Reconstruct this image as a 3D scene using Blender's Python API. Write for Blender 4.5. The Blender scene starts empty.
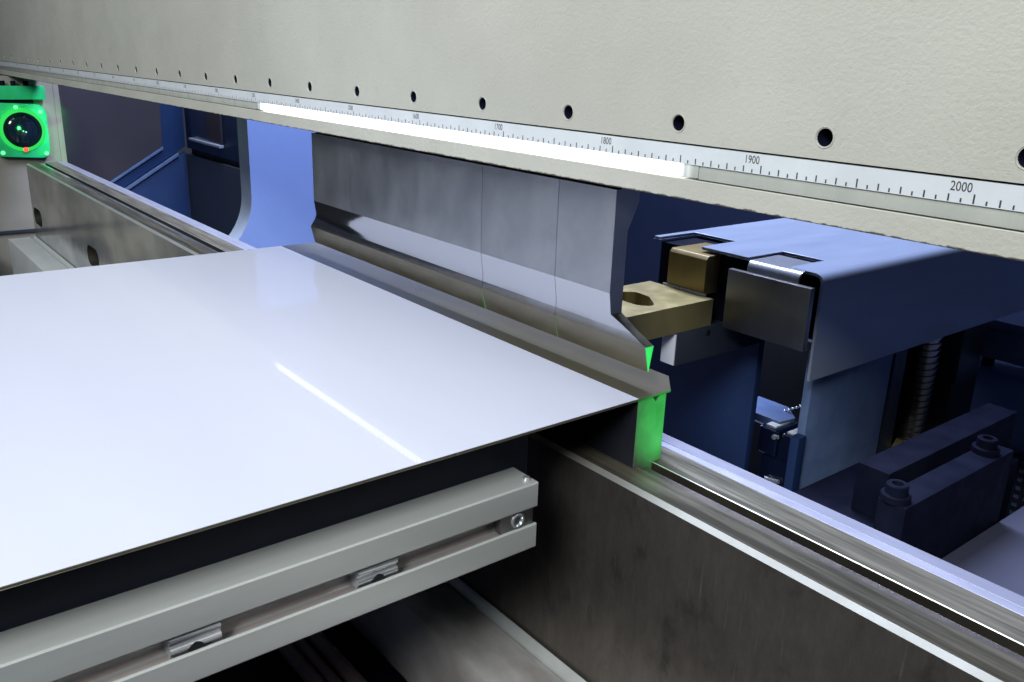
import bpy, bmesh, math, random
from mathutils import Vector, Matrix
random.seed(4)
S = bpy.context.scene
COL = S.collection
MM = 0.001
PI = math.pi

# ------------------------------------------------------------------ materials
def nodes(name):
    m = bpy.data.materials.new(name); m.use_nodes = True
    nt = m.node_tree
    b = nt.nodes['Principled BSDF']
    return m, nt, b

def N(nt, t, **kw):
    n = nt.nodes.new(t)
    for k, v in kw.items():
        if k in n.inputs.keys(): n.inputs[k].default_value = v
        else: setattr(n, k, v)
    return n

def coords(nt, scale=(1, 1, 1)):
    tc = N(nt, 'ShaderNodeTexCoord')
    mp = N(nt, 'ShaderNodeMapping')
    mp.inputs['Scale'].default_value = scale
    nt.links.new(tc.outputs['Object'], mp.inputs['Vector'])
    return mp.outputs['Vector']

def ramp(nt, fac, stops):
    r = N(nt, 'ShaderNodeValToRGB')
    el = r.color_ramp.elements
    while len(el) < len(stops): el.new(0.5)
    for e, (p, c) in zip(el, stops):
        e.position = p
        e.color = (c, c, c, 1) if not hasattr(c, '__len__') else (c[0], c[1], c[2], 1)
    nt.links.new(fac, r.inputs['Fac'])
    return r.outputs['Color']

def noise(nt, vec, scale, detail=4, rough=0.55):
    n = N(nt, 'ShaderNodeTexNoise')
    n.inputs['Scale'].default_value = scale
    n.inputs['Detail'].default_value = detail
    n.inputs['Roughness'].default_value = rough
    nt.links.new(vec, n.inputs['Vector'])
    return n.outputs['Fac']

def bump(nt, b, h, strength, dist):
    u = N(nt, 'ShaderNodeBump')
    u.inputs['Strength'].default_value = strength
    u.inputs['Distance'].default_value = dist
    nt.links.new(h, u.inputs['Height'])
    nt.links.new(u.outputs['Normal'], b.inputs['Normal'])

def surf(name, c0, c1, rough=(0.3, 0.45), metal=0.0, scale=(20, 20, 20), nscale=1.0,
         bscale=None, bstr=0.2, bdist=0.0004, bvec=(1, 1, 1), coat=0, spec=0.5, detail=5, lo=0.35, hi=0.65):
    m, nt, b = nodes(name)
    v = coords(nt, scale)
    f = noise(nt, v, nscale, detail)
    nt.links.new(ramp(nt, f, [(lo, c0), (hi, c1)]), b.inputs['Base Color'])
    v2 = coords(nt, tuple(s * 2.3 for s in scale))
    f2 = noise(nt, v2, nscale, detail)
    nt.links.new(ramp(nt, f2, [(0.3, rough[0]), (0.7, rough[1])]), b.inputs['Roughness'])
    b.inputs['Metallic'].default_value = metal
    b.inputs['Coat Weight'].default_value = coat
    b.inputs['Coat Roughness'].default_value = 0.1
    b.inputs['Specular IOR Level'].default_value = spec
    if bscale:
        f3 = noise(nt, coords(nt, bvec), bscale, 3, 0.6)
        bump(nt, b, f3, bstr, bdist)
    return m

def emit(name, col, strength):
    m, nt, b = nodes(name)
    b.inputs['Base Color'].default_value = (0.02, 0.02, 0.02, 1)
    b.inputs['Emission Color'].default_value = (*col, 1)
    b.inputs['Emission Strength'].default_value = strength
    return m

M = {}
def beige_material():
    m, nt, b = nodes('beige textured paint')
    v = coords(nt, (1, 1, 1))
    base = ramp(nt, noise(nt, v, 6, 5, 0.6), [(0.34, (0.44, 0.432, 0.37)), (0.66, (0.50, 0.49, 0.422))])
    sm = ramp(nt, noise(nt, coords(nt, (60, 60, 60)), 1.0, 6, 0.7), [(0.60, 0.0), (0.78, 1.0)])
    mx = N(nt, 'ShaderNodeMix', data_type='RGBA'); nt.links.new(sm, mx.inputs['Factor'])
    nt.links.new(base, mx.inputs[6]); mx.inputs[7].default_value = (0.40, 0.385, 0.32, 1)
    nt.links.new(mx.outputs[2], b.inputs['Base Color'])
    nt.links.new(ramp(nt, noise(nt, v, 30, 4), [(0.3, 0.36), (0.7, 0.55)]), b.inputs['Roughness'])
    bump(nt, b, noise(nt, v, 440, 4, 0.65), 0.5, 0.0009)
    return m
M['beige'] = beige_material()
M['beige_lip'] = None
def lip_material():
    m, nt, b = nodes('beige paint chipped along its lower edge')
    v = coords(nt, (1, 1, 1))
    f = noise(nt, v, 9)
    base = ramp(nt, f, [(0.35, (0.45, 0.44, 0.375)), (0.65, (0.52, 0.51, 0.44))])
    sep = N(nt, 'ShaderNodeSeparateXYZ'); nt.links.new(v, sep.inputs[0])
    # chips: noise that wins only in the lowest millimetre and a half of the lip
    mr = N(nt, 'ShaderNodeMapRange')
    mr.inputs['From Min'].default_value = -0.0150; mr.inputs['From Max'].default_value = -0.0178
    nt.links.new(sep.outputs['Z'], mr.inputs['Value'])
    v2 = coords(nt, (120, 300, 300))
    f2 = noise(nt, v2, 1.0, 6, 0.7)
    mu = N(nt, 'ShaderNodeMath', operation='MULTIPLY'); nt.links.new(mr.outputs[0], mu.inputs[0]); nt.links.new(f2, mu.inputs[1])
    fac = ramp(nt, mu.outputs[0], [(0.34, 0.0), (0.42, 1.0)])
    mx = N(nt, 'ShaderNodeMix', data_type='RGBA')
    nt.links.new(fac, mx.inputs['Factor']); nt.links.new(base, mx.inputs[6])
    mx.inputs[7].default_value = (0.10, 0.085, 0.06, 1)
    nt.links.new(mx.outputs[2], b.inputs['Base Color'])
    b.inputs['Roughness'].default_value = 0.45
    f3 = noise(nt, coords(nt), 340, 3, 0.6)
    bump(nt, b, f3, 0.4, 0.0009)
    return m
M['beige_lip'] = lip_material()
M['white_scale'] = surf('pale printed scale band', (0.60, 0.63, 0.64), (0.66, 0.69, 0.70), (0.3, 0.4), 0, (30, 30, 30))
M['ink'] = surf('dark scale ink', (0.03, 0.03, 0.03), (0.05, 0.05, 0.05), (0.5, 0.6))
M['diffuser'] = surf('frosted light cover', (0.38, 0.39, 0.34), (0.46, 0.47, 0.41), (0.25, 0.35), 0, (40, 10, 10), coat=0.3)
M['black_gap'] = surf('black', (0.01, 0.01, 0.012), (0.016, 0.016, 0.018), (0.5, 0.7))

def led_material():
    m, nt, b = nodes('lit white led strip')
    v = coords(nt, (1, 1, 1))
    sep = N(nt, 'ShaderNodeSeparateXYZ'); nt.links.new(v, sep.inputs[0])
    w = N(nt, 'ShaderNodeMath', operation='MULTIPLY'); w.inputs[1].default_value = 2 * PI / 0.0070
    nt.links.new(sep.outputs['X'], w.inputs[0])
    s = N(nt, 'ShaderNodeMath', operation='SINE'); nt.links.new(w.outputs[0], s.inputs[0])
    mr = N(nt, 'ShaderNodeMapRange'); mr.inputs['From Min'].default_value = -1; mr.inputs['From Max'].default_value = 1
    mr.inputs['To Min'].default_value = 1.6; mr.inputs['To Max'].default_value = 8.0
    nt.links.new(s.outputs[0], mr.inputs['Value'])
    b.inputs['Emission Color'].default_value = (0.93, 0.95, 1.0, 1)
    prod = mr.outputs[0]
    for x0, x1 in ((1.2965, 1.325), (1.8625, 1.840)):
        e = N(nt, 'ShaderNodeMapRange', interpolation_type='SMOOTHSTEP')
        e.inputs['From Min'].default_value = x0; e.inputs['From Max'].default_value = x1; e.inputs['To Min'].default_value = 0.02
        nt.links.new(sep.outputs['X'], e.inputs['Value'])
        mu = N(nt, 'ShaderNodeMath', operation='MULTIPLY'); nt.links.new(prod, mu.inputs[0]); nt.links.new(e.outputs[0], mu.inputs[1])
        sq = N(nt, 'ShaderNodeMath', operation='MULTIPLY'); nt.links.new(mu.outputs[0], sq.inputs[0]); nt.links.new(e.outputs[0], sq.inputs[1])
        prod = sq.outputs[0]
    b.inputs['Base Color'].default_value = (0.40, 0.43, 0.38, 1)
    nt.links.new(prod, b.inputs['Emission Strength'])
    return m
M['led'] = led_material()

def steel(name, c0, c1, rough, stretch, bscale=0, metal=1.0, nscale=1, lo=0.3, hi=0.7, bstr=0.1):
    return surf(name, c0, c1, rough, metal, stretch, nscale, bscale=bscale or None, bstr=bstr, bdist=0.0002,
                bvec=(1, 1, 0.06), lo=lo, hi=hi)
M['punch'] = steel('ground tool steel with cloudy wipes', (0.33, 0.35, 0.385), (0.56, 0.58, 0.61), (0.40, 0.48), (16, 10, 12), 1600, bstr=0.08, lo=0.30, hi=0.72)
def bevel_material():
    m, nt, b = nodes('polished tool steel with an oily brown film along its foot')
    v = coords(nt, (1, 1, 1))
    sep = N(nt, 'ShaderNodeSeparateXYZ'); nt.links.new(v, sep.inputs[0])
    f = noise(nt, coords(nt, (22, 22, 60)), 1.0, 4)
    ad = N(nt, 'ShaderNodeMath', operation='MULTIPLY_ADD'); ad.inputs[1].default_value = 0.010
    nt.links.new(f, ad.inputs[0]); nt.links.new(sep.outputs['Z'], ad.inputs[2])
    mr = N(nt, 'ShaderNodeMapRange', interpolation_type='SMOOTHSTEP'); mr.inputs['From Min'].default_value = 0.0290; mr.inputs['From Max'].default_value = 0.0190  # paints the fading of the reflection towards the foot of the bevel
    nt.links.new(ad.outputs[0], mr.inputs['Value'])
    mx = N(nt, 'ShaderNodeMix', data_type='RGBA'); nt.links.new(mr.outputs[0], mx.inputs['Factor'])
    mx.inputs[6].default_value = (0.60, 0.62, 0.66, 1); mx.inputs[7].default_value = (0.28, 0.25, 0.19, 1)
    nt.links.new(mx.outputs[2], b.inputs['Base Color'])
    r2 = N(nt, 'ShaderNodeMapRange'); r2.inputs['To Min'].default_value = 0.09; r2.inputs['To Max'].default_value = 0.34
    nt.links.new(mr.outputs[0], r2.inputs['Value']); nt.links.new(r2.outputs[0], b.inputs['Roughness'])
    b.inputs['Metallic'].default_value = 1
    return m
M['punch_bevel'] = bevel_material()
M['punch_nose'] = steel('brownish tool steel nose', (0.21, 0.19, 0.145), (0.29, 0.265, 0.205), (0.28, 0.40), (25, 25, 60))
M['die'] = surf('hardened die steel', (0.075, 0.075, 0.07), (0.19, 0.19, 0.18), (0.3, 0.45), 0.2, (70, 70, 40), lo=0.2, hi=0.8)
M['die_flank_shade'] = surf('die flank with painted shade', (0.010, 0.011, 0.016), (0.020, 0.021, 0.028), (0.4, 0.5), 0, (20, 20, 20), spec=0.25)  # flanks darkened in colour for the shade under the sheet
M['sheet'] = surf('bare rolled sheet steel', (0.175, 0.16, 0.115), (0.20, 0.182, 0.135), (0.27, 0.31), 0.6, (6, 14, 6))
def rail_material():
    m, nt, b = nodes('bed steel, polished far end and brown film at the near end')  # bright and dark reflections painted into the colour, over real brown streaks
    v = coords(nt, (1, 1, 1))
    sep = N(nt, 'ShaderNodeSeparateXYZ'); nt.links.new(v, sep.inputs[0])
    f = noise(nt, coords(nt, (5, 5, 4)), 1.0, 4)
    st = noise(nt, coords(nt, (60, 60, 22)), 1.0, 8, 0.75)
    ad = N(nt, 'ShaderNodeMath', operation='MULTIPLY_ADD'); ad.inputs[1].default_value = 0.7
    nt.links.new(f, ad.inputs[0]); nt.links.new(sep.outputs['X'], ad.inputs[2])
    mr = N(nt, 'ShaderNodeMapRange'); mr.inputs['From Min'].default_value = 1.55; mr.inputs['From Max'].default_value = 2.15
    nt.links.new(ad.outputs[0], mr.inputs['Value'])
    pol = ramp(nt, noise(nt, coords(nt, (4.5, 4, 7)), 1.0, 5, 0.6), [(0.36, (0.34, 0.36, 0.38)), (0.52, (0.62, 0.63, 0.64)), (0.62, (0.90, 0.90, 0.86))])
    brn = ramp(nt, st, [(0.24, (0.14, 0.125, 0.112)), (0.80, (0.30, 0.27, 0.24))])
    scr = ramp(nt, noise(nt, coords(nt, (420, 420, 16)), 1.0, 3, 0.6), [(0.64, 0.0), (0.74, 0.6)])
    bs = N(nt, 'ShaderNodeMix', data_type='RGBA'); nt.links.new(scr, bs.inputs['Factor']); nt.links.new(brn, bs.inputs[6]); bs.inputs[7].default_value = (0.46, 0.42, 0.37, 1)
    stn = ramp(nt, noise(nt, coords(nt, (34, 34, 20)), 1.0, 6, 0.7), [(0.56, 0.0), (0.72, 0.7)])
    bt = N(nt, 'ShaderNodeMix', data_type='RGBA'); nt.links.new(stn, bt.inputs['Factor']); nt.links.new(bs.outputs[2], bt.inputs[6]); bt.inputs[7].default_value = (0.075, 0.065, 0.058, 1)
    mx = N(nt, 'ShaderNodeMix', data_type='RGBA')
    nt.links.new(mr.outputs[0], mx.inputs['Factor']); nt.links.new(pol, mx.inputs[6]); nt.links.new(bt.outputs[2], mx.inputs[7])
    nt.links.new(mx.outputs[2], b.inputs['Base Color'])
    mm_ = N(nt, 'ShaderNodeMapRange'); mm_.inputs['To Min'].default_value = 0.84; mm_.inputs['To Max'].default_value = 0.85
    nt.links.new(mr.outputs[0], mm_.inputs['Value']); nt.links.new(mm_.outputs[0], b.inputs['Metallic'])
    rr = N(nt, 'ShaderNodeMapRange'); rr.inputs['To Min'].default_value = 0.16; rr.inputs['To Max'].default_value = 0.42
    nt.links.new(mr.outputs[0], rr.inputs['Value']); nt.links.new(rr.outputs[0], b.inputs['Roughness'])
    bump(nt, b, noise(nt, coords(nt, (9, 9, 3)), 1.0, 3), 0.35, 0.004)
    return m
M['rail'] = rail_material()
M['rail_top'] = surf('scratched bed steel with brown film', (0.085, 0.078, 0.058), (0.25, 0.23, 0.175), (0.3, 0.5), 0.5, (11, 190, 30), lo=0.35, hi=0.68)
M['rail_edge'] = surf('bright worn edge', (0.74, 0.74, 0.70), (0.84, 0.84, 0.80), (0.30, 0.38), 0.75, (10, 10, 10))
M['pale_strip'] = surf('pale satin strip', (0.29, 0.30, 0.385), (0.35, 0.36, 0.445), (0.3, 0.4), 0.4, (12, 60, 30))
M['alu'] = surf('anodised aluminium', (0.66, 0.69, 0.67), (0.72, 0.75, 0.73), (0.34, 0.44), 0.35, (60, 6, 60), bscale=2500, bstr=0.08)
M['alu_slot'] = surf('dusty slot floor', (0.58, 0.50, 0.48), (0.68, 0.60, 0.57), (0.4, 0.5), 0.3, (60, 6, 60))
M['zinc'] = surf('bright zinc', (0.66, 0.70, 0.74), (0.76, 0.80, 0.84), (0.14, 0.24), 0.7, (80, 80, 80))
M['navy_black'] = surf('dark navy plastic', (0.006, 0.008, 0.020), (0.010, 0.013, 0.028), (0.4, 0.55), 0, (10, 10, 10), spec=0.3)
M['black_metal'] = surf('black oxide metal', (0.004, 0.005, 0.014), (0.008, 0.010, 0.022), (0.5, 0.65), 0, (40, 40, 40), bscale=900, bstr=0.05, spec=0.05)
M['blue_frame'] = surf('blue frame paint', (0.25, 0.36, 0.70), (0.27, 0.385, 0.73), (0.4, 0.5), 0, (12, 12, 12), bscale=260, bstr=0.2, bdist=0.001)
M['frame_edge'] = surf('grey cut frame edge', (0.36, 0.42, 0.52), (0.42, 0.48, 0.58), (0.4, 0.5), 0.1, (20, 20, 20))
M['blue_panel'] = surf('deep blue sheet metal paint', (0.013, 0.036, 0.115), (0.016, 0.042, 0.13), (0.4, 0.5), 0, (8, 8, 8))
M['housing_blue'] = surf('blue housing paint', (0.20, 0.30, 0.58), (0.23, 0.33, 0.62), (0.3, 0.4), 0, (12, 12, 12))
M['pale_end'] = surf('pale lavender end face', (0.70, 0.73, 0.84), (0.76, 0.79, 0.90), (0.35, 0.45), 0, (30, 30, 30))
M['navy_panel'] = surf('navy panel paint', (0.010, 0.028, 0.095), (0.013, 0.033, 0.105), (0.4, 0.5), 0, (8, 8, 8))
M['blue_column'] = surf('grey blue cast paint', (0.085, 0.135, 0.27), (0.12, 0.18, 0.33), (0.4, 0.55), 0, (40, 40, 40), bscale=500, bstr=0.25, bdist=0.0006)
M['dark_panel'] = surf('charcoal panel paint', (0.030, 0.038, 0.055), (0.036, 0.045, 0.065), (0.4, 0.5), 0, (8, 8, 8))
M['tint_glass'] = surf('smoked brown pane', (0.058, 0.054, 0.068), (0.070, 0.064, 0.078), (0.14, 0.2), 0, (5, 5, 5), spec=0.5)
M['cover'] = surf('satin steel gauge cover', (0.25, 0.30, 0.40), (0.28, 0.33, 0.43), (0.36, 0.46), 0.12, (40, 6, 40))
M['brass'] = surf('gold chromated steel', (0.46, 0.39, 0.17), (0.53, 0.45, 0.22), (0.3, 0.42), 0.65, (30, 30, 30), bscale=1200, bstr=0.06)
M['brass_dark'] = surf('gold milled steel', (0.25, 0.19, 0.075), (0.31, 0.24, 0.10), (0.32, 0.42), 0.4, (60, 60, 10))
M['clamp'] = steel('satin stainless', (0.21, 0.21, 0.205), (0.26, 0.26, 0.255), (0.34, 0.42), (60, 60, 12))
M['beige_dull'] = surf('dull beige paint', (0.27, 0.25, 0.21), (0.32, 0.30, 0.25), (0.4, 0.55), 0, (9, 9, 9), bscale=300, bstr=0.3, bdist=0.001)
M['white_paint'] = surf('off white smooth paint', (0.66, 0.67, 0.66), (0.72, 0.73, 0.72), (0.35, 0.45), 0, (20, 20, 20))
M['ledge'] = surf('greyed white paint with grime', (0.38, 0.355, 0.335), (0.70, 0.68, 0.66), (0.45, 0.6), 0, (14, 30, 14), bscale=700, bstr=0.2)
M['rubber'] = surf('brown floor conduit', (0.22, 0.15, 0.165), (0.30, 0.21, 0.225), (0.3, 0.5), 0, (20, 60, 20))
M['green'] = surf('sensor housing with green light in its colour', (0.02, 0.62, 0.20), (0.03, 0.75, 0.26), (0.35, 0.45), 0.0, (20, 20, 20))  # green laser light on box and bracket, painted into their colour
M['green_ring'] = emit('lit green ring', (0.02, 1.0, 0.12), 0.7)
M['green_dot'] = emit('lit green dot', (0.15, 1.0, 0.35), 1.6)
M['red_dot'] = emit('lit red dot', (1.0, 0.06, 0.04), 2.2)
M['lens'] = surf('dark lens glass', (0.006, 0.010, 0.030), (0.008, 0.012, 0.035), (0.05, 0.08), 0, (5, 5, 5), coat=1)
M['screw_steel'] = steel('ball screw steel', (0.30, 0.28, 0.25), (0.45, 0.43, 0.39), (0.3, 0.4), (30, 30, 30))
M['recess_shade'] = surf('slot and hole walls with painted shade', (0.014, 0.012, 0.009), (0.030, 0.026, 0.018), (0.4, 0.55), 0, (20, 20, 20))  # shade painted into the colour of slot and hole walls
M['floor'] = surf('grey workshop floor', (0.07, 0.07, 0.072), (0.10, 0.10, 0.102), (0.4, 0.6), 0, (3, 3, 3))
M['wall'] = surf('dim navy wall', (0.008, 0.018, 0.058), (0.010, 0.022, 0.066), (0.6, 0.8), 0, (3, 3, 3))
M['bench'] = surf('grey lavender shelf paint', (0.05, 0.054, 0.088), (0.062, 0.066, 0.105), (0.45, 0.55), 0, (15, 15, 15), bscale=800, bstr=0.15)

def film_material():
    m, nt, b = nodes('white protective film')
    v = coords(nt, (1.6, 7, 1))
    f = noise(nt, v, 1.5, 3)
    base = ramp(nt, f, [(0.3, (0.62, 0.635, 0.775)), (0.7, (0.66, 0.67, 0.80))])
    sp = ramp(nt, noise(nt, coords(nt, (330, 330, 330)), 1.0, 2), [(0.755, 0.0), (0.80, 1.0)])
    sc = ramp(nt, noise(nt, coords(nt, (9, 420, 9)), 1.0, 4, 0.7), [(0.66, 0.0), (0.80, 0.55)])
    sm = N(nt, 'ShaderNodeMath', operation='ADD', use_clamp=True); nt.links.new(sp, sm.inputs[0]); nt.links.new(sc, sm.inputs[1])
    mx = N(nt, 'ShaderNodeMix', data_type='RGBA'); nt.links.new(sm.outputs[0], mx.inputs['Factor'])
    nt.links.new(base, mx.inputs[6]); mx.inputs[7].default_value = (0.55, 0.565, 0.70, 1)
    nt.links.new(mx.outputs[2], b.inputs['Base Color'])
    b.inputs['Roughness'].default_value = 0.35
    b.inputs['Coat Weight'].default_value = 0.36
    b.inputs['Coat Roughness'].default_value = 0.03
    b.inputs['Coat IOR'].default_value = 1.45
    f2 = noise(nt, coords(nt, (6, 30, 6)), 2.0, 2)
    bump(nt, b, f2, 0.04, 0.002)
    return m
M['film'] = film_material()

# ------------------------------------------------------------------ geometry helpers (all numbers in millimetres)
def finish(name, bm, mats, parent=None, smooth=True, angle=35, bev=0, seg=2):
    bmesh.ops.remove_doubles(bm, verts=bm.verts, dist=1e-3)
    if bev:
        ed = [e for e in bm.edges if len(e.link_faces) == 2 and e.calc_face_angle(0) > math.radians(28)]
        bmesh.ops.bevel(bm, geom=ed, offset=bev, segments=seg, profile=0.6, affect='EDGES', clamp_overlap=True)
    bmesh.ops.recalc_face_normals(bm, faces=bm.faces)
    me = bpy.data.meshes.new(name)
    bmesh.ops.scale(bm, vec=(MM, MM, MM), verts=bm.verts)
    bm.to_mesh(me); bm.free()
    for m in (mats if isinstance(mats, (list, tuple)) else [mats]): me.materials.append(m)
    if smooth:
        me.polygons.foreach_set('use_smooth', [True] * len(me.polygons))
        me.set_sharp_from_angle(angle=math.radians(angle))
    o = bpy.data.objects.new(name, me); COL.objects.link(o)
    if parent is not None:
        o.parent = parent
        o.matrix_parent_inverse = Matrix.Translation(-parent_world(parent))
    return o

def parent_world(p):
    v = Vector((0, 0, 0)); q = p
    while q is not None:
        v = v + q.location
        if q.parent is not None: v = v + q.matrix_parent_inverse.translation
        q = q.parent
    return v

def thing(name, label, cat, loc, group=None):
    o = bpy.data.objects.new(name, None); COL.objects.link(o)
    o.empty_display_size = 0.02
    o.location = Vector(loc) * MM
    return tag(o, label, cat, group)

def tag(o, label, cat, group=None):
    o['label'] = label; o['category'] = cat
    if group: o['group'] = group
    return o

def struct(o):
    o['kind'] = 'structure'; return o

def box(bm, x0, x1, y0, y1, z0, z1, mat=0):
    v = [bm.verts.new((x, y, z)) for x in (x0, x1) for y in (y0, y1) for z in (z0, z1)]
    fs = []
    for q in ((0, 1, 3, 2), (4, 6, 7, 5), (0, 4, 5, 1), (2, 3, 7, 6), (0, 2, 6, 4), (1, 5, 7, 3)):
        f = bm.faces.new([v[i] for i in q]); f.material_index = mat; fs.append(f)
    return fs

def prism(bm, pts, a0, a1, axis='x', mats=None, capmat=0):
    """closed profile pushed along one axis; pts are the two other coordinates in order"""
    def P(p, a):
        return {'x': (a, p[0], p[1]), 'y': (p[0], a, p[1]), 'z': (p[0], p[1], a)}[axis]
    A = [bm.verts.new(P(p, a0)) for p in pts]; B = [bm.verts.new(P(p, a1)) for p in pts]
    n = len(pts)
    for i in range(n):
        f = bm.faces.new([A[i], A[(i + 1) % n], B[(i + 1) % n], B[i]])
        if mats: f.material_index = mats[i]
    for loop in (A, B):
        f = bm.faces.new(loop); f.material_index = capmat

def cyl(bm, p, q, r0, r1=None, n=24, cap=True, mat=0):
    r1 = r0 if r1 is None else r1
    p = Vector(p); q = Vector(q); d = (q - p).normalized()
    u = d.orthogonal().normalized(); w = d.cross(u)
    A = []; B = []
    for i in range(n):
        a = 2 * PI * i / n; e = u * math.cos(a) + w * math.sin(a)
        A.append(bm.verts.new(p + e * r0)); B.append(bm.verts.new(q + e * r1))
    for i in range(n):
        f = bm.faces.new([A[i], A[(i + 1) % n], B[(i + 1) % n], B[i]]); f.material_index = mat
    if cap:
        for L in (A, B):
            f = bm.faces.new(L); f.material_index = mat

def lathe(bm, p, d, prof, n=32, mat=0):
    """prof: list of (distance along d, radius); open ends are left as drawn (radius 0 closes)"""
    p = Vector(p); d = Vector(d).normalized(); u = d.orthogonal().normalized(); w = d.cross(u)
    rings = []
    for h, r in prof:
        rings.append([bm.verts.new(p + d * h + (u * math.cos(2 * PI * i / n) + w * math.sin(2 * PI * i / n)) * max(r, 1e-3)) for i in range(n)])
    for a, b in zip(rings, rings[1:]):
        for i in range(n):
            f = bm.faces.new([a[i], a[(i + 1) % n], b[(i + 1) % n], b[i]]); f.material_index = mat

def arc(cx, cy, r, a0, a1, n):
    return [(cx + r * math.cos(math.radians(a0 + (a1 - a0) * i / n)), cy + r * math.sin(math.radians(a0 + (a1 - a0) * i / n))) for i in range(n + 1)]

def plate_with_holes(outer, holes, thick):
    """a flat plate in its own XY with real holes, via a filled 2D curve; returns a bmesh with z from 0 to thick"""
    cu = bpy.data.curves.new('plate', 'CURVE'); cu.dimensions = '2D'; cu.fill_mode = 'BOTH'; cu.extrude = thick / 2
    for loop in [outer] + holes:
        s = cu.splines.new('POLY'); s.points.add(len(loop) - 1); s.use_cyclic_u = True
        for pt, c in zip(s.points, loop): pt.co = (c[0], c[1], 0, 1)
    o = bpy.data.objects.new('plate', cu); COL.objects.link(o)
    bpy.context.view_layer.update()
    me = bpy.data.meshes.new_from_object(o.evaluated_get(bpy.context.evaluated_depsgraph_get()))
    bm = bmesh.new(); bm.from_mesh(me)
    bpy.data.objects.remove(o); bpy.data.curves.remove(cu); bpy.data.meshes.remove(me)
    for v in bm.verts: v.co.z += thick / 2
    return bm

def text_mesh(bm, s, size, place, mat=0, sx=0.8):
    cu = bpy.data.curves.new('txt', 'FONT'); cu.body = s; cu.size = size; cu.offset = 0.035; cu.align_x = 'RIGHT'; cu.resolution_u = 3
    o = bpy.data.objects.new('txt', cu); COL.objects.link(o)
    bpy.context.view_layer.update()
    me = bpy.data.meshes.new_from_object(o.evaluated_get(bpy.context.evaluated_depsgraph_get()))
    vs = [bm.verts.new(place(v.co.x * sx, v.co.y)) for v in me.vertices]
    for p in me.polygons:
        try:
            f = bm.faces.new([vs[i] for i in p.vertices]); f.material_index = mat
        except ValueError: pass
    bpy.data.objects.remove(o); bpy.data.curves.remove(cu); bpy.data.meshes.remove(me)

# ================================================================== THE PRESS BEAM
beam = thing('press_beam', 'long beige textured upper beam with a row of holes, a printed scale and a lit strip', 'machine beam', (1100, 30, -18))
X0, X1 = -640, 2420
HX = [1931.5 + 85.1 - 85.1 * k for k in range(0, 31)]
HZ = 20.3
holes = [[(x + 4.0 * math.cos(2 * PI * i / 20), HZ + 4.0 * math.sin(2 * PI * i / 20)) for i in range(20)] for x in HX if x > X0 + 20]
bm = plate_with_holes([(X0, 10.7), (X1, 10.7), (X1, 1100), (X0, 1100)], holes, 24)
for v in bm.verts: v.co = (v.co.x, v.co.z, v.co.y)
finish('face_plate', bm, M['beige'], beam, angle=30)
for x in HX:
    if x <= X0 + 20: continue
    bm = bmesh.new()
    lathe(bm, (x, 0, HZ), (0, 1, 0), [(-0.05, 4.9), (-0.35, 4.6), (0.2, 4.1), (1.6, 3.5), (16, 3.4), (16, 0)], 20)
    for i, f in enumerate(bm.faces): f.material_index = 0 if i < 40 else 1
    finish('bolt_hole', bm, [M['beige'], M['black_metal']], beam)
bm = bmesh.new()
box(bm, X0, X1, 24.2, 62, -8, 1100)
box(bm, X0, X1, 3.2, 24.0, 0.5, 10.2); box(bm, X0, X1, 6.0, 24.0, 10.2, 12.0)
box(bm, X0, X1, 7.6, 24.0, -7.0, 0.3)
finish('beam_core', bm, M['black_metal'], beam)
bm = bmesh.new()
lp = [(0.0, -7.2), (-0.3, -7.5), (-0.3, -17.4), (0.1, -17.8), (12.4, -17.8), (12.4, -14), (60, -14), (60, -8.2), (24, -8.2), (24, -7.3)]
prism(bm, lp, X0, X1)
finish('beam_lip', bm, M['beige_lip'], beam, angle=20)
# printed scale
bm = bmesh.new()
box(bm, X0, X1, -0.1, 3.0, 0.35, 9.75)
finish('scale_strip', bm, M['white_scale'], beam)
bm = bmesh.new()
for k in range(0, 484):
    x = 5 * k
    if x < 5 or x > X1 - 5: continue
    h = 3.8 if x % 50 == 0 else (2.9 if x % 10 == 0 else 1.7)
    w = 0.36
    q = [bm.verts.new(c) for c in ((x - w, -0.13, 0.7), (x + w, -0.13, 0.7), (x + w, -0.13, 0.7 + h), (x - w, -0.13, 0.7 + h))]
    bm.faces.new(q)
for s in range(100, 2401, 100):
    text_mesh(bm, str(s), 5.4, lambda u, v, s=s: (s - 1.2 + u, -0.13, 5.0 + v), sx=0.82)
scale_marks = finish('scale_marking', bm, M['ink'], beam, smooth=False)
# light cover and lit length
bm = bmesh.new()
box(bm, X0, 1296.8, 0.6, 7.0, -6.6, 0.1)
box(bm, 1862.3, X1, 0.6, 7.0, -6.6, 0.1)
finish('light_cover', bm, M['diffuser'], beam, bev=0.4)
bm = bmesh.new()
box(bm, 1297, 1862, 0.45, 7.0, -6.2, 0.25)
finish('led_strip', bm, M['led'], beam, bev=0.4)

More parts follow.
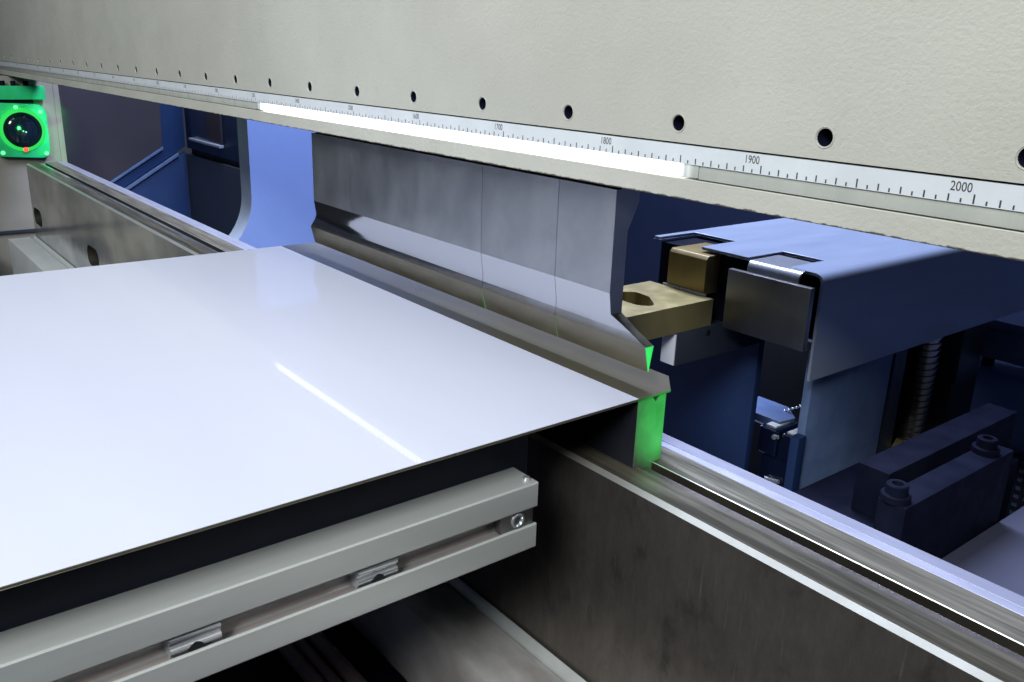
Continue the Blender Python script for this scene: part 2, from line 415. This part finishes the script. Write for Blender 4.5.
# ================================================================== PUNCH SEGMENTS
front = [(13.6, -21.9), (13.6, -84.5), (14.41, -90.0), (15.0, -94.0), (15.6, -98.0), (15.9, -101.5), (15.8, -105.5), (15.0, -110.8), (19.0, -126.9), (19.4, -126.9),
         (22.2, -110.8), (22.5, -105), (25.0, -98.0), (25.2, -47.0), (33.5, -30.5), (33.5, -18.5), (18.0, -18.5), (18.0, -21.9)]
FM = [0, 1, 1, 1, 1, 1, 1, 2, 2, 2, 0, 0, 0, 0, 0, 0, 3, 3]  # black step faces paint the shaded gap under the beam
def punch_segment(xa, xb, horn_a, horn_b, dy, label):
    bm = bmesh.new()
    def ex(z, end, horn):
        t = 0 if z >= -98 else min(1, (-98 - z) / 12.8)
        return end + horn * t
    A = [bm.verts.new((ex(z, xa, -horn_a), y, z)) for y, z in front]
    B = [bm.verts.new((ex(z, xb, horn_b), y, z)) for y, z in front]
    n = len(front)
    for i in range(n):
        f = bm.faces.new([A[i], A[(i + 1) % n], B[(i + 1) % n], B[i]]); f.material_index = FM[i]
    for L in (A, B):
        up = [L[i] for i in range(n) if front[i][1] >= -98]
        for idx, m in ((up, 0), ([L[4], L[5], L[6], L[11], L[12]], 2), ([L[6], L[7], L[10], L[11]], 2), ([L[7], L[8], L[9], L[10]], 0)):
            f = bm.faces.new(idx); f.material_index = m
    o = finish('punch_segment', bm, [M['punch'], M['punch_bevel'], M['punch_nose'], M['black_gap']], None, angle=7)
    base = Vector(((xa + xb) / 2, 18, -126.9)) * MM
    o.data.transform(Matrix.Translation(-base)); o.location = base + Vector((0, dy * MM, 0))
    return tag(o, label, 'press tool', 'punch segments clamped side by side under the beam')
punch_segment(1393.0, 1466.0, 12, 0, -0.34, 'short end segment of the steel punch, at the far end beside the blue frame')
punch_segment(1466.2, 1660.0, 0, 0, -0.34, 'longest plain grey punch segment, next to the short far end segment')
punch_segment(1660.2, 1741.0, 0, 0, -0.17, 'plain punch segment joining the one with the green lit pointed horn')
punch_segment(1741.2, 1792.0, 0, 31, 0, 'nearest punch segment, with a pointed horn whose tip glows green')

# ================================================================== DIE, SHEET
bm = bmesh.new()
dp = [(2, -182.0), (2, -138.4), (14.3, -138.4), (17.3, -142.2), (20.3, -138.4), (26, -138.4), (26, -182.0), (18.6, -182.0), (18.6, -194), (6.8, -194), (6.8, -182.0)]
prism(bm, dp, 1345, 1833, 'x', [1] + [0] * 5 + [1] + [0] * 4)
die = finish('die_block', bm, [M['die'], M['die_flank_shade']], None, bev=0.25, seg=1)
tag(die, 'tall steel die under the sheet, its near end glowing green, with a small notch', 'press tool')

sheet = thing('metal_sheet', 'large flat metal sheet with white film, lying on the die and support table', 'sheet metal', (1585, -280, -138.2))
bm = bmesh.new()
prism(bm, [(1338, -640), (1833.5, -640), (1833.5, 29), (1816, 46.5), (1350, 46.5), (1338, 38)], -138.2, -137.0, 'z')
finish('sheet_plate', bm, M['sheet'], sheet, bev=0.12, seg=1)
bm = bmesh.new()
box(bm, 1338.3, 1833.2, -639.6, 1.8, -136.98, -136.86)
finish('protective_film', bm, M['film'], sheet)

# ================================================================== LOWER BED RAIL
bed = thing('machine_bed', 'heavy steel lower bed with a slot along its worn top, running under the sheet', 'machine bed', (1150, 20, -900))
bm = bmesh.new()
rp = [(-16.5, -900), (-16.5, -184.0), (-12.9, -182.0), (6.2, -182.0), (6.2, -202), (18.9, -202), (18.9, -182.4), (19.3, -182.0), (40.6, -182.0), (40.6, -900)]
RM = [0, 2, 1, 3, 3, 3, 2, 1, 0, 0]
XB0, XB1 = 151, 2420
# the front face carries long holes: a plate with holes, and the rest of the body as an open profile
lh = []
for cx in (200, 625, 1051):
    lh.append([(cx + u, w - 284) for u, w in [(a - 20, b) for a, b in arc(0, 0, 17, 90, 270, 10)] + [(a + 20, b) for a, b in arc(0, 0, 17, 270, 450, 10)]])
A = [bm.verts.new((XB0, y, z)) for y, z in rp]; B = [bm.verts.new((XB1, y, z)) for y, z in rp]
for i in range(1, len(rp)):
    f = bm.faces.new([A[i], A[(i + 1) % len(rp)], B[(i + 1) % len(rp)], B[i]]); f.material_index = RM[i]
for L in (A, B): bm.faces.new(L)
fp = plate_with_holes([(XB0, -900), (XB1, -900), (XB1, -184.0), (XB0, -184.0)], lh, 30)
for v in fp.verts: v.co = (v.co.x, -16.5 + v.co.z, v.co.y)
fp.normal_update()
for f in fp.faces:
    c = f.calc_center_median()
    if abs(f.normal.y) < 0.5 and XB0 + 2 < c.x < XB1 - 2 and -898 < c.z < -186: f.material_index = 3  # hole walls take the painted shade too
me = bpy.data.meshes.new('t'); fp.to_mesh(me); fp.free(); bm.from_mesh(me); bpy.data.meshes.remove(me)
finish('bed_body', bm, [M['rail'], M['rail_top'], M['rail_edge'], M['recess_shade']], bed, angle=15)
bm = bmesh.new()
prism(bm, [(40.9, -900), (40.9, -182.6), (41.4, -182.0), (46.2, -181.4), (46.6, -182.0), (47.0, -181.5), (55.6, -181.2), (56.4, -182.4), (56.4, -900)], XB0, XB1)
finish('back_strip', bm, M['pale_strip'], bed, angle=20)
bm = bmesh.new()
prism(bm, [(-16.8, -345), (-16.8, -331), (-18.5, -329.5), (-20.5, -331.5), (-22.5, -336), (-22.5, -345)], 151, 2420)
finish('ledge_strip', bm, M['alu'], bed, angle=40)

bm = bmesh.new(); box(bm, 155, 1180, 6, 8, -330, -235)  # black plate added so the holes look dark inside
finish('hole_shade_plate', bm, M['black_gap'], bed)

bar = thing('front_bar', 'white painted box bar running along the front of the bed, below the sheet', 'machine bar', (1270, -44, -520))
bm = bmesh.new(); box(bm, 129, 1500, -64.5, -24.2, -520, -336)
finish('bar_body', bm, M['white_paint'], bar, bev=1.0)
bm = bmesh.new(); box(bm, 1500.5, 2420, -64.5, -24.2, -520, -336)
finish('bar_extension', bm, M['ledge'], bar, bev=1.0)

# ================================================================== SUPPORT TABLE WITH PROFILE
table = thing('support_table', 'dark support table under the white sheet with a grooved aluminium rail on its side', 'table', (1585, -330, -330))
bm = bmesh.new(); box(bm, 1350, 1811, -640, -62, -210, -138.9)
finish('table_body', bm, M['navy_black'], table, bev=1)
bm = bmesh.new()
PX, PZ = 1833, -209
prof = [(PX - 40, PZ), (PX, PZ), (PX, PZ + 14.9), (PX - 2.2, PZ + 14.9), (PX - 2.2, PZ + 12), (PX - 9, PZ + 12), (PX - 12, PZ + 15.5), (PX - 12, PZ + 24.5), (PX - 9, PZ + 28),
        (PX - 2.2, PZ + 28), (PX - 2.2, PZ + 25.1), (PX, PZ + 25.1), (PX, PZ + 40), (PX - 40, PZ + 40)]
pm = [0] * len(prof)
for i in (3, 4, 5, 6, 7, 8, 9): pm[i] = 1
prism(bm, prof, -640, -72, 'y', pm)
profile = finish('aluminium_profile', bm, [M['alu'], M['alu_slot']], table, bev=0.8, seg=3, angle=30)
def slot_nut(y, label):
    t = thing('slot_nut', label, 'nut', (PX - 6, y, PZ + 20), 'zinc nuts sitting in the slot of the aluminium rail')
    bm = bmesh.new()
    p = [(PX - 10.5, PZ + 14.2), (PX - 3.0, PZ + 14.2), (PX - 1.2, PZ + 16.8), (PX - 1.2, PZ + 18.4), (PX - 2.6, PZ + 19.2), (PX - 2.6, PZ + 20.8), (PX - 1.2, PZ + 21.6), (PX - 1.2, PZ + 23.4), (PX - 3.0, PZ + 24.6), (PX - 10.5, PZ + 24.6)]
    prism(bm, p, y - 11, y + 11, 'y')
    finish('nut_body', bm, M['zinc'], t, bev=0.25)
    bm = bmesh.new()
    prism(bm, [(y + u, PZ + 15.0 + w) for u, w in arc(0, 0.2, 3.5, 0, 180, 14)], PX - 2.7, PX - 1.1, 'x')
    finish('thread_hole', bm, M['black_gap'], t)
slot_nut(-171, 'zinc slot nut in the aluminium rail, the one nearer its near end plate')
slot_nut(-259, 'zinc slot nut in the aluminium rail, the one farther out, lower left')
t = thing('end_connector', 'grey plate with a round screw, set in the end of the aluminium rail slot', 'connector', (PX - 5, -84, PZ + 14))
bm = bmesh.new(); box(bm, PX - 7, PX - 1.6, -96, -74, PZ + 14.2, PZ + 25.2)
finish('connector_plate', bm, M['clamp'], t, bev=0.4)
bm = bmesh.new()
lathe(bm, (PX - 1.6, -85, PZ + 20), (1, 0, 0), [(-2, 4.3), (0.9, 4.3), (1.2, 4.0), (1.2, 3.1), (0.3, 2.7), (-0.8, 2.2), (-0.8, 0)], 28)
finish('screw', bm, M['zinc'], t)
bm = bmesh.new()
lathe(bm, (PX - 6, -76, PZ + 40), (0, 0, 1), [(-1, 2.2), (1.2, 2.2), (1.8, 1.6), (1.8, 0)], 20)
s = finish('table_screw', bm, M['zinc'], table)

# conduits on the floor side below the bar
for i, (y, r) in enumerate(((-96, 6), (-109, 4.5), (-120, 5.5))):
    bm = bmesh.new(); cyl(bm, (900, y - 18, -392), (2300, y + 4, -392), r, n=20)
    o = finish('conduit', bm, M['rubber'], None)
    tag(o, ['brown conduit nearest the white bar, below the aluminium rail', 'thin brown conduit between two thicker ones, below the aluminium rail', 'outermost brown conduit at the lower edge, below the aluminium rail'][i], 'conduit', 'brown conduits below the table rail')
bm = bmesh.new(); box(bm, 700, 2420, -600, -66, -420, -400)
tag(finish('cable_tray', bm, M['black_metal'], None, bev=1), 'dark tray carrying brown conduits below the aluminium rail', 'tray')

# ================================================================== BACK GAUGE
g = thing('back_gauge', 'steel covered back gauge head with a gold stop finger, behind the punch', 'back gauge', (1775, 240, -170))
bm = bmesh.new()
T = -79.6
prism(bm, [(1694, 158), (1700, 158), (1700, 199), (1741.5, 199), (1741.5, 158), (1784.5, 158), (1784.5, 199), (1819, 199), (1819, 158), (1840.5, 158), (1840.5, 1400), (1694, 1400)], T - 2.2, T, 'z')
finish('cover_top', bm, M['cover'], g, bev=0.3, seg=1)
bm = bmesh.new()
o_ = arc(1840.5, T - 6, 6, 90, 0, 8); i_ = arc(1840.5, T - 6, 4, 0, 90, 8)
prism(bm, o_ + [(1846.5, -154), (1844.5, -154)] + i_, 156, 1400, 'y')
finish('cover_side', bm, M['cover'], g, angle=30)
bm = bmesh.new(); box(bm, 1697, 1772, 163, 1390, -134, -84)
box(bm, 1775, 1842, 172, 1390, -130, -84)
finish('inner_block', bm, M['black_metal'], g, bev=1)
# finger with an oblong hole
hole = [(1711 + 0, 84)]
hole = [(1716, 86), (1716, 106), (1722, 112.5), (1736, 111), (1752, 99), (1755, 95), (1754, 91), (1748, 86)]
def rounded(loop, r, n=4):
    out = []
    for i in range(len(loop)):
        p, c, q = Vector(loop[i - 1]), Vector(loop[i]), Vector(loop[(i + 1) % len(loop)])
        a = c + (p - c).normalized() * min(r, (p - c).length * 0.45); b = c + (q - c).normalized() * min(r, (q - c).length * 0.45)
        for k in range(n + 1):
            t_ = k / n; out.append(tuple(a * (1 - t_) ** 2 + c * 2 * t_ * (1 - t_) + b * t_ ** 2))
    return out
bm = plate_with_holes([(1703, 58), (1766, 58), (1766, 147), (1703, 147)], [rounded(hole, 3)], 20)
for v in bm.verts: v.co.z += -133
finish('stop_finger', bm, M['brass'], g, angle=30)
bm = bmesh.new()
prism(bm, [(148, -112.6), (148, -86.5), (150.6, -83.8), (190, -83.8), (190, -112.6)], 1719.5, 1755.5, 'x')
finish('finger_post', bm, [M['brass_dark']], g, bev=0.3)
bm = bmesh.new(); box(bm, 1716.5, 1758.5, 146.6, 147.6, -112.9, -111.2)
finish('post_shim', bm, M['pale_strip'], g)
bm = bmesh.new()
box(bm, 1777, 1844.5, 146, 151, -131.5, -87.8)
finish('clamp_plate', bm, M['clamp'], g, bev=0.6)
bm = bmesh.new()
prism(bm, [(151.2, -96), (151.2, -86)] + [(y, z) for y, z in arc(157, -86, 5.8, 180, 90, 8)][1:] + [(187, -80.2), (187, -82.2)] + [(y, z) for y, z in arc(157, -86, 3.8, 90, 180, 8)] + [(153.2, -96)], 1789, 1831, 'x')
finish('clamp_lip', bm, M['zinc'], g, angle=30)
bm = bmesh.new(); box(bm, 1752.3, 1766.5, 110.3, 215, -158, -133.4)
finish('finger_bracket', bm, M['dark_panel'], g, bev=0.4)
bm = bmesh.new(); box(bm, 1753.3, 1765.9, 109.4, 110.1, -157.4, -134.2)
finish('bracket_end', bm, M['pale_end'], g)
bm = bmesh.new(); cyl(bm, (1766.3, 144, -138), (1766.9, 144, -138), 2.4, n=16)
finish('bracket_hole', bm, M['black_gap'], g)

# ---- things behind the bed
bm = bmesh.new(); box(bm, 1540, 1763, 215, 222, -430, -150)  # plain blue panel behind the die
tag(finish('rear_panel', bm, M['navy_panel'], None, bev=1), 'flat deep blue panel standing behind the green lit die end, below the gauge head', 'panel')

bm = bmesh.new(); box(bm, 1690, 1990, 520, 560, -215, -186)
tag(finish('rear_crossbar', bm, M['blue_column'], None, bev=2), 'pale horizontal bar seen in the gap under the gauge head', 'bar')

bm = bmesh.new(); box(bm, 1480, 1828, 420, 428, -460, -217)  # black sheet added to give the darkness of the gap
tag(finish('gap_shade_sheet', bm, M['black_gap'], None, bev=1), 'added black sheet that darkens the gap behind the motor', 'sheet')
mot = thing('drive_motor', 'small dark motor with a ribbed plug cap in the gap beside the blue panel', 'motor', (1750, 300, -420))
bm = bmesh.new(); box(bm, 1728, 1770, 286, 330, -430, -266)
finish('motor_body', bm, M['lens'], mot, bev=5, seg=3)
bm = bmesh.new()
box(bm, 1728, 1748, 280, 316, -284, -258); box(bm, 1750, 1770, 283, 316, -285, -259)
finish('plug_cap', bm, M['lens'], mot, bev=3, seg=3)
for x in (1733, 1755):
    bm = bmesh.new(); box(bm, x, x + 10, 284, 308, -258.6, -256.4)
    finish('cap_rib', bm, M['alu'], mot, bev=0.8)
for x in (1746, 1768):
    bm = bmesh.new(); cyl(bm, (x, 282, -264), (x, 278, -264), 2.4, n=16)
    finish('cap_screw', bm, M['zinc'], mot, bev=0.6)
bm = bmesh.new(); cyl(bm, (1754, 283, -306), (1740, 283, -308), 2.2, n=12)
finish('clip_wire', bm, M['zinc'], mot)
bm = bmesh.new()
prism(bm, [(1690, 292), (1741, 292), (1744, 312), (1724, 330), (1690, 330)], -262, -254, 'z')
tag(finish('motor_bracket', bm, M['blue_column'], None, bev=1), 'grey blue bracket plate above the dark motor', 'bracket')
bm = bmesh.new()
a, b = Vector((1728, 318, -254)), Vector((1775, 318, -224))
for k in range(13):
    c = a.lerp(b, k / 12)
    bmesh.ops.create_uvsphere(bm, u_segments=10, v_segments=6, radius=1.5, matrix=Matrix.Translation(c))
cyl(bm, a, b, 0.7, n=8)
tag(finish('ball_chain', bm, M['zinc'], None), 'thin beaded chain hanging in the dark gap above the motor', 'chain')

colm = thing('gauge_column', 'pale grey blue upright column under the gauge head, right of the motor', 'column', (1818, 230, -430))
bm = bmesh.new(); box(bm, 1829, 1836, 178, 288, -430, -140)
finish('column_body', bm, M['blue_column'], colm, bev=1.5)
bm = bmesh.new(); box(bm, 1831, 1838, 168, 177.5, -430, -203)
finish('column_flange', bm, M['navy_panel'], colm, bev=0.6)

gd = thing('lift_guide', 'dark vertical guide housing with an exposed ball screw, right of the pale column', 'linear guide', (1800, 400, -430))
bm = bmesh.new(); box(bm, 1770, 1780, 289, 520, -430, -140)
finish('guide_back', bm, M['black_metal'], gd, bev=1)
bm = bmesh.new(); box(bm, 1781, 1815, 292, 331, -430, -140)
finish('guide_side', bm, M['black_metal'], gd, bev=1)
bm = bmesh.new(); box(bm, 1798, 1816, 332, 352, -430, -140)
finish('guide_rail', bm, M['dark_panel'], gd, bev=1)
bm = bmesh.new(); box(bm, 1781, 1815, 456, 502, -430, -140)
finish('guide_flange', bm, M['dark_panel'], gd, bev=1)
SX, SY = 1808, 399
bm = bmesh.new(); cyl(bm, (SX, SY, -430), (SX, SY, -140), 11.0, n=24)
pitch, nseg = 6.0, 18
prev = None
for k in range(int(290 / pitch * nseg)):
    an = 2 * PI * k / nseg; z = -430 + pitch * k / nseg
    cs = [(SX + math.cos(an) * r, SY + math.sin(an) * r, z + dz) for r, dz in ((10.6, -1.8), (12.6, -1.0), (12.6, 1.0), (10.6, 1.8))]
    cur = [bm.verts.new(c) for c in cs]
    if prev:
        for i in range(3): bm.faces.new([prev[i], prev[i + 1], cur[i + 1], cur[i]])
    prev = cur
finish('ball_screw', bm, M['screw_steel'], gd, angle=50)
bm = bmesh.new(); cyl(bm, (1816, 362, -268), (1822, 362, -268), 9, n=6); cyl(bm, (1822, 362, -268), (1830, 362, -268), 5, n=16)
finish('hex_bolt', bm, M['brass_dark'], gd, bev=0.5)

blk = thing('bearing_block', 'black steel bearing block with bolts, on the grey shelf behind the bed', 'bearing block', (1925, 165, -237))
bm = bmesh.new(); box(bm, 1936, 1953, 98, 236, -430, -185); box(bm, 1870, 1935.5, 112, 300, -430, -216)
finish('block_body', bm, M['black_metal'], blk, bev=0.8)
bm = bmesh.new(); box(bm, 1905, 1926, 128, 305, -215.8, -183)
finish('clamp_bar', bm, M['black_metal'], blk, bev=1)
for y in (104, 216):
    bm = bmesh.new()
    lathe(bm, (1943, y, -185), (0, 0, 1), [(0, 8.4), (3.6, 8.4), (4.4, 7.8), (4.4, 6.4), (9.6, 6.2), (10.2, 5.6), (10.2, 3.2), (7.5, 3.0), (7.5, 0)], 28)
    finish('cap_bolt', bm, M['black_metal'], blk)

bm = bmesh.new(); box(bm, 1953.6, 2420, 57.5, 520, -260, -237.3)
tag(finish('rear_shelf', bm, M['bench'], None, bev=1), 'flat grey lavender shelf behind the bed at the right edge', 'shelf')

hs = thing('rear_housing', 'blue machine housing with a bright rounded top edge at the right edge', 'housing', (1950, 600, -430))
bm = bmesh.new()
prism(bm, [(530, -500), (530, -247)] + arc(544, -247, 14, 180, 90, 8)[1:] + [(700, -233), (700, -500)], 1770, 2300, 'x')
finish('housing_body', bm, M['housing_blue'], hs, angle=30)
fit = thing('air_fitting', 'bright cylindrical fitting above the blue housing at the right edge', 'fitting', (1815, 560, -233))
bm = bmesh.new(); cyl(bm, (1790, 566, -205), (1812, 548, -205), 8, n=24)
finish('fitting_body', bm, M['zinc'], fit, bev=0.8)
bm = bmesh.new(); cyl(bm, (1812.5, 547.5, -205), (1826, 536, -205), 10.5, n=24)
finish('fitting_nut', bm, M['black_metal'], fit, bev=1)
bm = bmesh.new(); cyl(bm, (1800, 558, -233), (1800, 558, -212), 6, n=16)
finish('fitting_stem', bm, M['black_metal'], fit)
bm = bmesh.new()
for k in range(16):
    box(bm, 1840 + k * 9, 1843 + k * 9, 525, 527.5, -420, -300)
for k in range(13):
    box(bm, 1840, 1985, 524.6, 528, -415 + k * 9, -412 + k * 9)
tag(finish('vent_grille', bm, M['dark_panel'], None), 'small square mesh grille beside the bearing block at the right edge', 'grille')

# ================================================================== LEFT END
fr = thing('side_frame', 'blue steel side frame with a rounded throat cut, left of the punch', 'machine frame', (680, 500, -700))
yb = 230
loop = [(yb, 120), (yb, -190)] + arc(yb - 110, -190, 110, 0, -62, 10)[1:] + [(40, -330), (40, -700), (760, -700), (760, 120)]
bm = bmesh.new()
A = [bm.verts.new((655, y, z)) for y, z in loop]; B = [bm.verts.new((700, y, z)) for y, z in loop]
n = len(loop)
for i in range(n):
    f = bm.faces.new([A[i], A[(i + 1) % n], B[(i + 1) % n], B[i]]); f.material_index = 1 if i < 12 else 0
bm.faces.new(A); bm.faces.new(B)
finish('frame_plate', bm, [M['blue_frame'], M['frame_edge']], fr, angle=25)

post = thing('end_upright', 'beige upright end plate at the far left, behind the green sensor box', 'end plate', (-40, 20, -700))
bm = bmesh.new(); box(bm, -60, -20, -420, 84, -700, -19)
finish('upright_plate', bm, M['beige_dull'], post, bev=1)
bm = bmesh.new(); box(bm, -58, -22, 84.4, 96, -700, -19)
finish('edge_trim', bm, M['beige_dull'], post, bev=1)
bm = bmesh.new(); box(bm, -19.6, -14, -420, 60, -352, -346)
finish('lower_seam', bm, M['dark_panel'], post)

sn = thing('sensor_box', 'bright green square sensor box with a dark round lens and red light', 'sensor', (0, 14, -186))
bm = bmesh.new()
sq = rounded([(-40, -184), (50, -190), (60, -178), (62, -88), (48, -76), (-36, -72)], 10, 5)
prism(bm, sq, -14, 0, 'x')
finish('sensor_housing', bm, M['green'], sn, bev=2, angle=40)
bm = bmesh.new(); lathe(bm, (0, 11, -129), (1, 0, 0), [(0.3, 45), (2.5, 44), (3, 40), (3, 37)], 48)
finish('ring', bm, M['green_ring'], sn)
bm = bmesh.new(); lathe(bm, (0, 11, -129), (1, 0, 0), [(0.2, 37), (5, 37), (6, 35), (6, 31), (2, 30)], 48)
finish('lens_barrel', bm, M['black_metal'], sn)
bm = bmesh.new(); lathe(bm, (0, 11, -129), (1, 0, 0), [(2, 30.5), (5, 24), (7, 12), (7.6, 0)], 40)
finish('lens', bm, M['lens'], sn)
for y, z in ((2, -127), (11, -131), (16, -133)):
    bm = bmesh.new(); bmesh.ops.create_uvsphere(bm, u_segments=10, v_segments=6, radius=1.7, matrix=Matrix.Translation((8.2, y, z)))
    finish('lens_dot', bm, M['green_dot'], sn)
for y, z in ((-32, -176), (52, -180), (50, -92), (4, -82), (38, -148)):
    bm = bmesh.new(); lathe(bm, (0.2, y, z), (1, 0, 0), [(0, 4.4), (1.6, 4.2), (2, 3), (2, 0)], 16)
    finish('corner_screw', bm, M['green_dot'], sn)  # screw heads glow green although they are no lamps
bm = bmesh.new(); bmesh.ops.create_uvsphere(bm, u_segments=12, v_segments=8, radius=5, matrix=Matrix.Translation((5, 12, -170)))
finish('status_light', bm, M['red_dot'], sn)
br = thing('sensor_bracket', 'flat green tinted bracket plate above the sensor box', 'bracket', (0, 20, -64))
bm = bmesh.new(); box(bm, -14, 2, -60, 64, -66, -38)
finish('bracket_plate', bm, M['green'], br, bev=1)
bm = bmesh.new(); box(bm, -14, -4, -40, 40, -74, -66.2)
finish('bracket_neck', bm, M['black_metal'], br, bev=1)
for y in (-14, 6, 30):
    bm = bmesh.new(); cyl(bm, (-6, y, -38), (-6, y, -28), 5, n=16)
    finish('bracket_bolt', bm, M['black_metal'], br, bev=0.6)

# end guard at the far left with a slanted lower edge to its smoked window
XD = -200
dr = thing('guard_door', 'blue guard door with a large smoked pane cut on a slant, behind the bed at the left', 'door', (XD, 270, -700))
def flat(name, m, parent, pts, xa, xb, bev=0.8):
    bm = bmesh.new(); prism(bm, pts, xa, xb, 'x')
    return finish(name, bm, m, parent, bev=bev)
SL = math.tan(math.radians(31))
zl = lambda y, y0, z0: z0 + (y - y0) * SL
flat('door_leaf', M['blue_panel'], dr, [(97, 120), (97, zl(97, 399, -208)), (420, zl(420, 399, -208)), (420, 120)], XD - 30, XD - 2)
flat('door_pane', M['tint_glass'], dr, [(120, 120), (120, zl(120, 360, -193)), (360, -193), (370, 120)], XD - 1.9, XD + 1, 0.4)
flat('pane_trim', M['blue_column'], dr, [(120, zl(120, 360, -201)), (361, -201), (361, -194), (120, zl(120, 360, -194))], XD - 1.9, XD + 5)
flat('door_seal', M['blue_column'], dr, [(97, zl(97, 399, -219)), (399, -219), (399, -211), (97, zl(97, 399, -211))], XD - 20, XD + 6)
flat('side_stile', M['alu'], dr, [(98, 120), (98, -300), (116, -290), (116, 120)], XD - 1.9, XD + 6)
lw = thing('lower_guard', 'plain blue guard sheet below the smoked door pane', 'guard sheet', (XD, 250, -700))
flat('guard_sheet', M['blue_panel'], lw, [(97, zl(97, 399, -222)), (97, -700), (420, -700), (420, zl(420, 399, -222))], XD - 14, XD - 2)
YR = 421
cab = thing('rear_cabinet', 'charcoal cabinet with a small dark window, seen through the frame throat', 'cabinet', (150, 450, -700))
bm = bmesh.new(); box(bm, -205, 640, YR, YR + 60, -700, -214)
finish('cabinet_base', bm, M['dark_panel'], cab, bev=1)
bm = bmesh.new(); box(bm, -205, 640, YR + 4, YR + 60, -200, 80)
finish('cabinet_door', bm, M['blue_panel'], cab, bev=2)
bm = bmesh.new(); box(bm, -150, 60, YR - 1, YR + 3.6, -168, 80)
finish('cabinet_window', bm, M['tint_glass'], cab, bev=0.5)
bm = bmesh.new(); box(bm, -152, 62, YR - 8, YR + 3.4, -176, -169)
finish('window_sill', bm, M['frame_edge'], cab, bev=1)
bm = bmesh.new(); box(bm, -200, 640, YR + 14, YR + 58, -213.5, -200.5)
finish('cabinet_gap', bm, M['black_gap'], cab)

# left foreground pieces by the white bar
bm = bmesh.new(); box(bm, -10, 126, -150, -95, -420, -372)
tag(finish('end_step', bm, M['dark_panel'], None, bev=2), 'dark grey block at the far left beside the white bar end', 'block')

# ================================================================== SETTING
bm = bmesh.new(); box(bm, -2500, 4500, -3000, 2600, -910, -900.5)
struct(finish('floor', bm, M['floor'], None))
bm = bmesh.new(); box(bm, -2500, 4500, 1500, 1540, -900, 1500)
struct(finish('back_wall', bm, M['wall'], None))

# ================================================================== LIGHTS
def area(name, loc, target, sx, sy, power, col):
    l = bpy.data.lights.new(name, 'AREA'); l.shape = 'RECTANGLE'; l.size = sx; l.size_y = sy
    l.energy = power; l.color = col
    o = bpy.data.objects.new(name, l); COL.objects.link(o)
    o.location = loc
    zz = (Vector(loc) - Vector(target)).normalized()
    xx = (Vector((1, 0, 0)) - zz * zz.x).normalized() if abs(zz.x) < 0.8 else zz.cross(Vector((0, 0, 1))).normalized()
    o.rotation_euler = Matrix((xx, zz.cross(xx), zz)).transposed().to_euler()
    return o
area('hall_light', (1.36, -0.80, 1.15), (1.52, -0.36, -0.14), 1.7, 0.7, 20, (0.85, 0.93, 1.0))
area('near_fill_light', (2.6, -1.5, 1.1), (1.9, -0.25, -0.15), 0.7, 0.5, 36, (0.95, 0.98, 0.98))  # added fill, stands in for the bright room on the right
area('rear_light', (1.28, 0.42, 1.0), (1.40, 0.34, -0.1), 0.9, 0.3, 44, (0.62, 0.70, 1.0))
area('end_fill_light', (0.25, 0.26, 0.8), (0.0, 0.32, -0.2), 0.6, 0.2, 9, (0.78, 0.84, 1.0))  # added fill that brightens the unlit door and cabinet
def spot(name, loc, target, power, deg, col, blend=0.3, r=0.003):
    l = bpy.data.lights.new(name, 'SPOT'); l.energy = power; l.spot_size = math.radians(deg); l.spot_blend = blend
    l.color = col; l.shadow_soft_size = r
    o = bpy.data.objects.new(name, l); COL.objects.link(o); o.location = loc
    o.rotation_euler = (Vector(target) - Vector(loc)).to_track_quat('-Z', 'Y').to_euler()
    return o
spot('laser_light', (2.60, 0.022, -0.150), (1.833, 0.028, -0.154), 85.0, 5.6, (0.02, 1.0, 0.10), 1.0)
spot('laser_light_upper', (2.60, 0.018, -0.117), (1.823, 0.018, -0.121), 120.0, 2.6, (0.02, 1.0, 0.10), 1.0)
spot('sensor_fill_spot', (0.28, 0.012, -0.115), (0.0, 0.012, -0.12), 0.7, 23, (0.05, 1.0, 0.18), 0.8, 0.01)  # added green spot that makes the sensor box look laser lit

S.cycles.caustics_reflective = False
w = bpy.data.worlds.new('World'); S.world = w; w.use_nodes = True
w.node_tree.nodes['Background'].inputs['Color'].default_value = (0.55, 0.68, 1.0, 1)
w.node_tree.nodes['Background'].inputs['Strength'].default_value = 0.05

# ================================================================== CAMERA
cd = bpy.data.cameras.new('camera'); cam = bpy.data.objects.new('camera', cd); COL.objects.link(cam)
cd.sensor_width = 36; cd.lens = 870.6 / 1024 * 36; cd.clip_start = 0.01; cd.clip_end = 50
r, u, b_ = Vector((0.617787, 0.785695, 0.031987)), Vector((-0.260749, 0.166309, 0.950974)), Vector((0.741855, -0.59584, 0.307613))
mw = Matrix.Identity(4)
for i in range(3):
    mw[i][0], mw[i][1], mw[i][2] = r[i], u[i], b_[i]
mw.translation = Vector((2.154735, -0.352508, 0.048667))
cam.matrix_world = mw
S.camera = cam
S.view_settings.view_transform = 'Standard'; S.view_settings.look = 'None'
S.view_settings.exposure = 0; S.view_settings.gamma = 1
